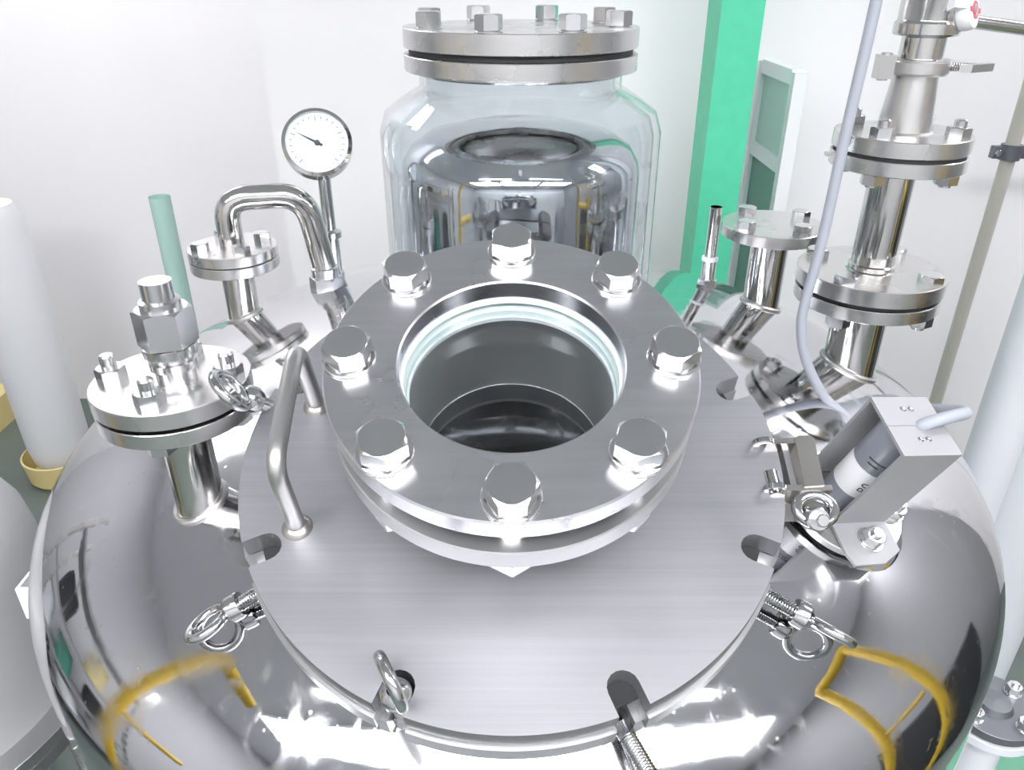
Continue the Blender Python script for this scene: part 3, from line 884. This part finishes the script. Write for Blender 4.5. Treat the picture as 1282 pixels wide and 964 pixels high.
wd = thing('white_drum', 'upright white plastic drum standing in a pale yellow tray, far left', 'drum', at(-1580, 1570, FLOOR))
obj('drum_body', MB().lathe([(0.01, 20), (40, 24), (70, 40), (90, 75), (98, 130), (100, 300), (100, 900), (80, 960), (0.01, 975)], 48), M['sensor_white'], wd)
obj('tray', MB().lathe([(0.01, 0), (112, 0), (120, 10), (128, 90), (122, 92), (112, 16), (0.01, 14)], 48), M['pale_yellow'], wd)
cg = thing('kick_board', 'short pale yellow board on the floor at the far left edge', 'board', at(-2010, 1850, FLOOR))
obj('board', MB().box(-30, 30, -230, 230, 0, 120), M['pale_yellow'], cg)
gh = thing('green_pipe', 'narrow pale green upright pipe far back on the left', 'pipe', at(-690, 800, FLOOR))
obj('pipe', MB().lathe([(20, 6), (20, 1185)], 28), M['green_pale'], gh)
obj('foot', MB().disc(55, 0, 8, 40), M['green_pale'], gh)
ct = []
for k in range(220):
    a = 2 * PI * k / 20
    ct.append((62 * math.cos(a), 62 * math.sin(a), 14 + k * 1.15))
hc = obj('coiled_hose', MB().tube(ct, 11, 10), M['hose'])
place(hc, at(-1120, 430, FLOOR)); tag(hc, 'dark coiled hose standing on the green floor, lower left corner', 'hose')

dc = thing('dark_cabinet', 'low dark grey cabinet out on the right, mirrored as a dark band in the dome', 'cabinet', at(1950, -520, FLOOR))
obj('body', MB().box(-250, 250, -480, 480, 60, 1080), M['cabinet'], dc)
obj('plinth', MB().box(-220, 250, -470, 470, 0, 60), M['rubber'], dc)
for k in range(2):
    d = obj('door', MB().box(-268, -250, -476 + 480 * k, -4 + 480 * k, 70, 1070), M['cabinet'], dc)
    obj('handle', MB().box(-284, -268, -60 + 90 * k, -44 + 90 * k, 500, 640), M['flange'], d)
rk = thing('steel_rack', 'unseen open grey steel rack added on the left, mirrored in the left of the dome', 'rack', at(-2250, -150, FLOOR))  # out of view, added to give the dome more to mirror
for x in (-250, 250):
    for y in (-700, 700):
        obj('upright', MB().box(x - 20, x + 20, y - 20, y + 20, 0, 1750), M['flange'], rk)
for z in (220, 640, 1060, 1480):
    obj('shelf', MB().box(-260, 260, -710, 710, z, z + 30), M['bracket'], rk)
cans = [(-420, 250, 'grey_tank', 150), (20, 250, 'white_frame', 170), (450, 250, 'cabinet', 150), (-380, 670, 'cabinet', 130), (60, 670, 'green_dark', 150), (470, 670, 'white_frame', 120), (-300, 1090, 'pale_yellow', 130), (330, 1090, 'cabinet', 160)]  # cans added as extra clutter for the dome's reflections
what = {'grey_tank': 'grey', 'white_frame': 'white', 'cabinet': 'dark', 'green_dark': 'green', 'pale_yellow': 'pale yellow'}
lev = {250: 'lowest', 670: 'second', 1090: 'third'}
for y, z, mt, r in cans:
    o = obj('storage_can', MB().lathe([(0.01, 0), (r, 0), (r, 230), (r * 0.9, 250), (r * 0.9, 285), (0.01, 285)], 32), M[mt])
    place(o, at(-2250, -150 + y, FLOOR + z))
    tag(o, 'added round %s storage can on the %s shelf of the steel rack, %s end' % (what[mt], lev[z], 'near' if y < -100 else ('far' if y > 200 else 'middle')), 'can', 'unseen cans added on the steel rack')
# ------------------------------------------------------------------ yellow guard rails beside the operator (seen mirrored in the dome)
def rail(label, x, ya, ya_low, yb, zt, zm, r=27, closed=True):
    t = thing('guard_rail', label, 'guard rail', at(x, 0, FLOOR))
    zt -= FLOOR; zm -= FLOOR
    obj('post', MB().tube([(0, ya_low, 0), (0, ya, zt)], r, 20), M['yellow'], t)
    if closed: obj('post', MB().tube([(0, yb, 0), (0, yb, zt)], r, 20), M['yellow'], t)
    obj('top_rail', MB().tube(round_path([(0, ya, zt - 60), (0, ya, zt), (0, yb, zt)] + ([(0, yb, zt - 60)] if closed else []), 60, 6), r, 20), M['yellow'], t)
    obj('mid_rail', MB().tube([(0, ya, zm), (0, yb, zm)], r * 0.6, 16), M['yellow'], t)
    return t
rail('yellow tube guard rail on the left, mirrored in the left of the dome', -900, -510, -450, -770, 690, 72, closed=False)
rail('yellow tube guard rail on the right, mirrored in the right of the dome', 1100, -470, -340, -705, 681, 100)
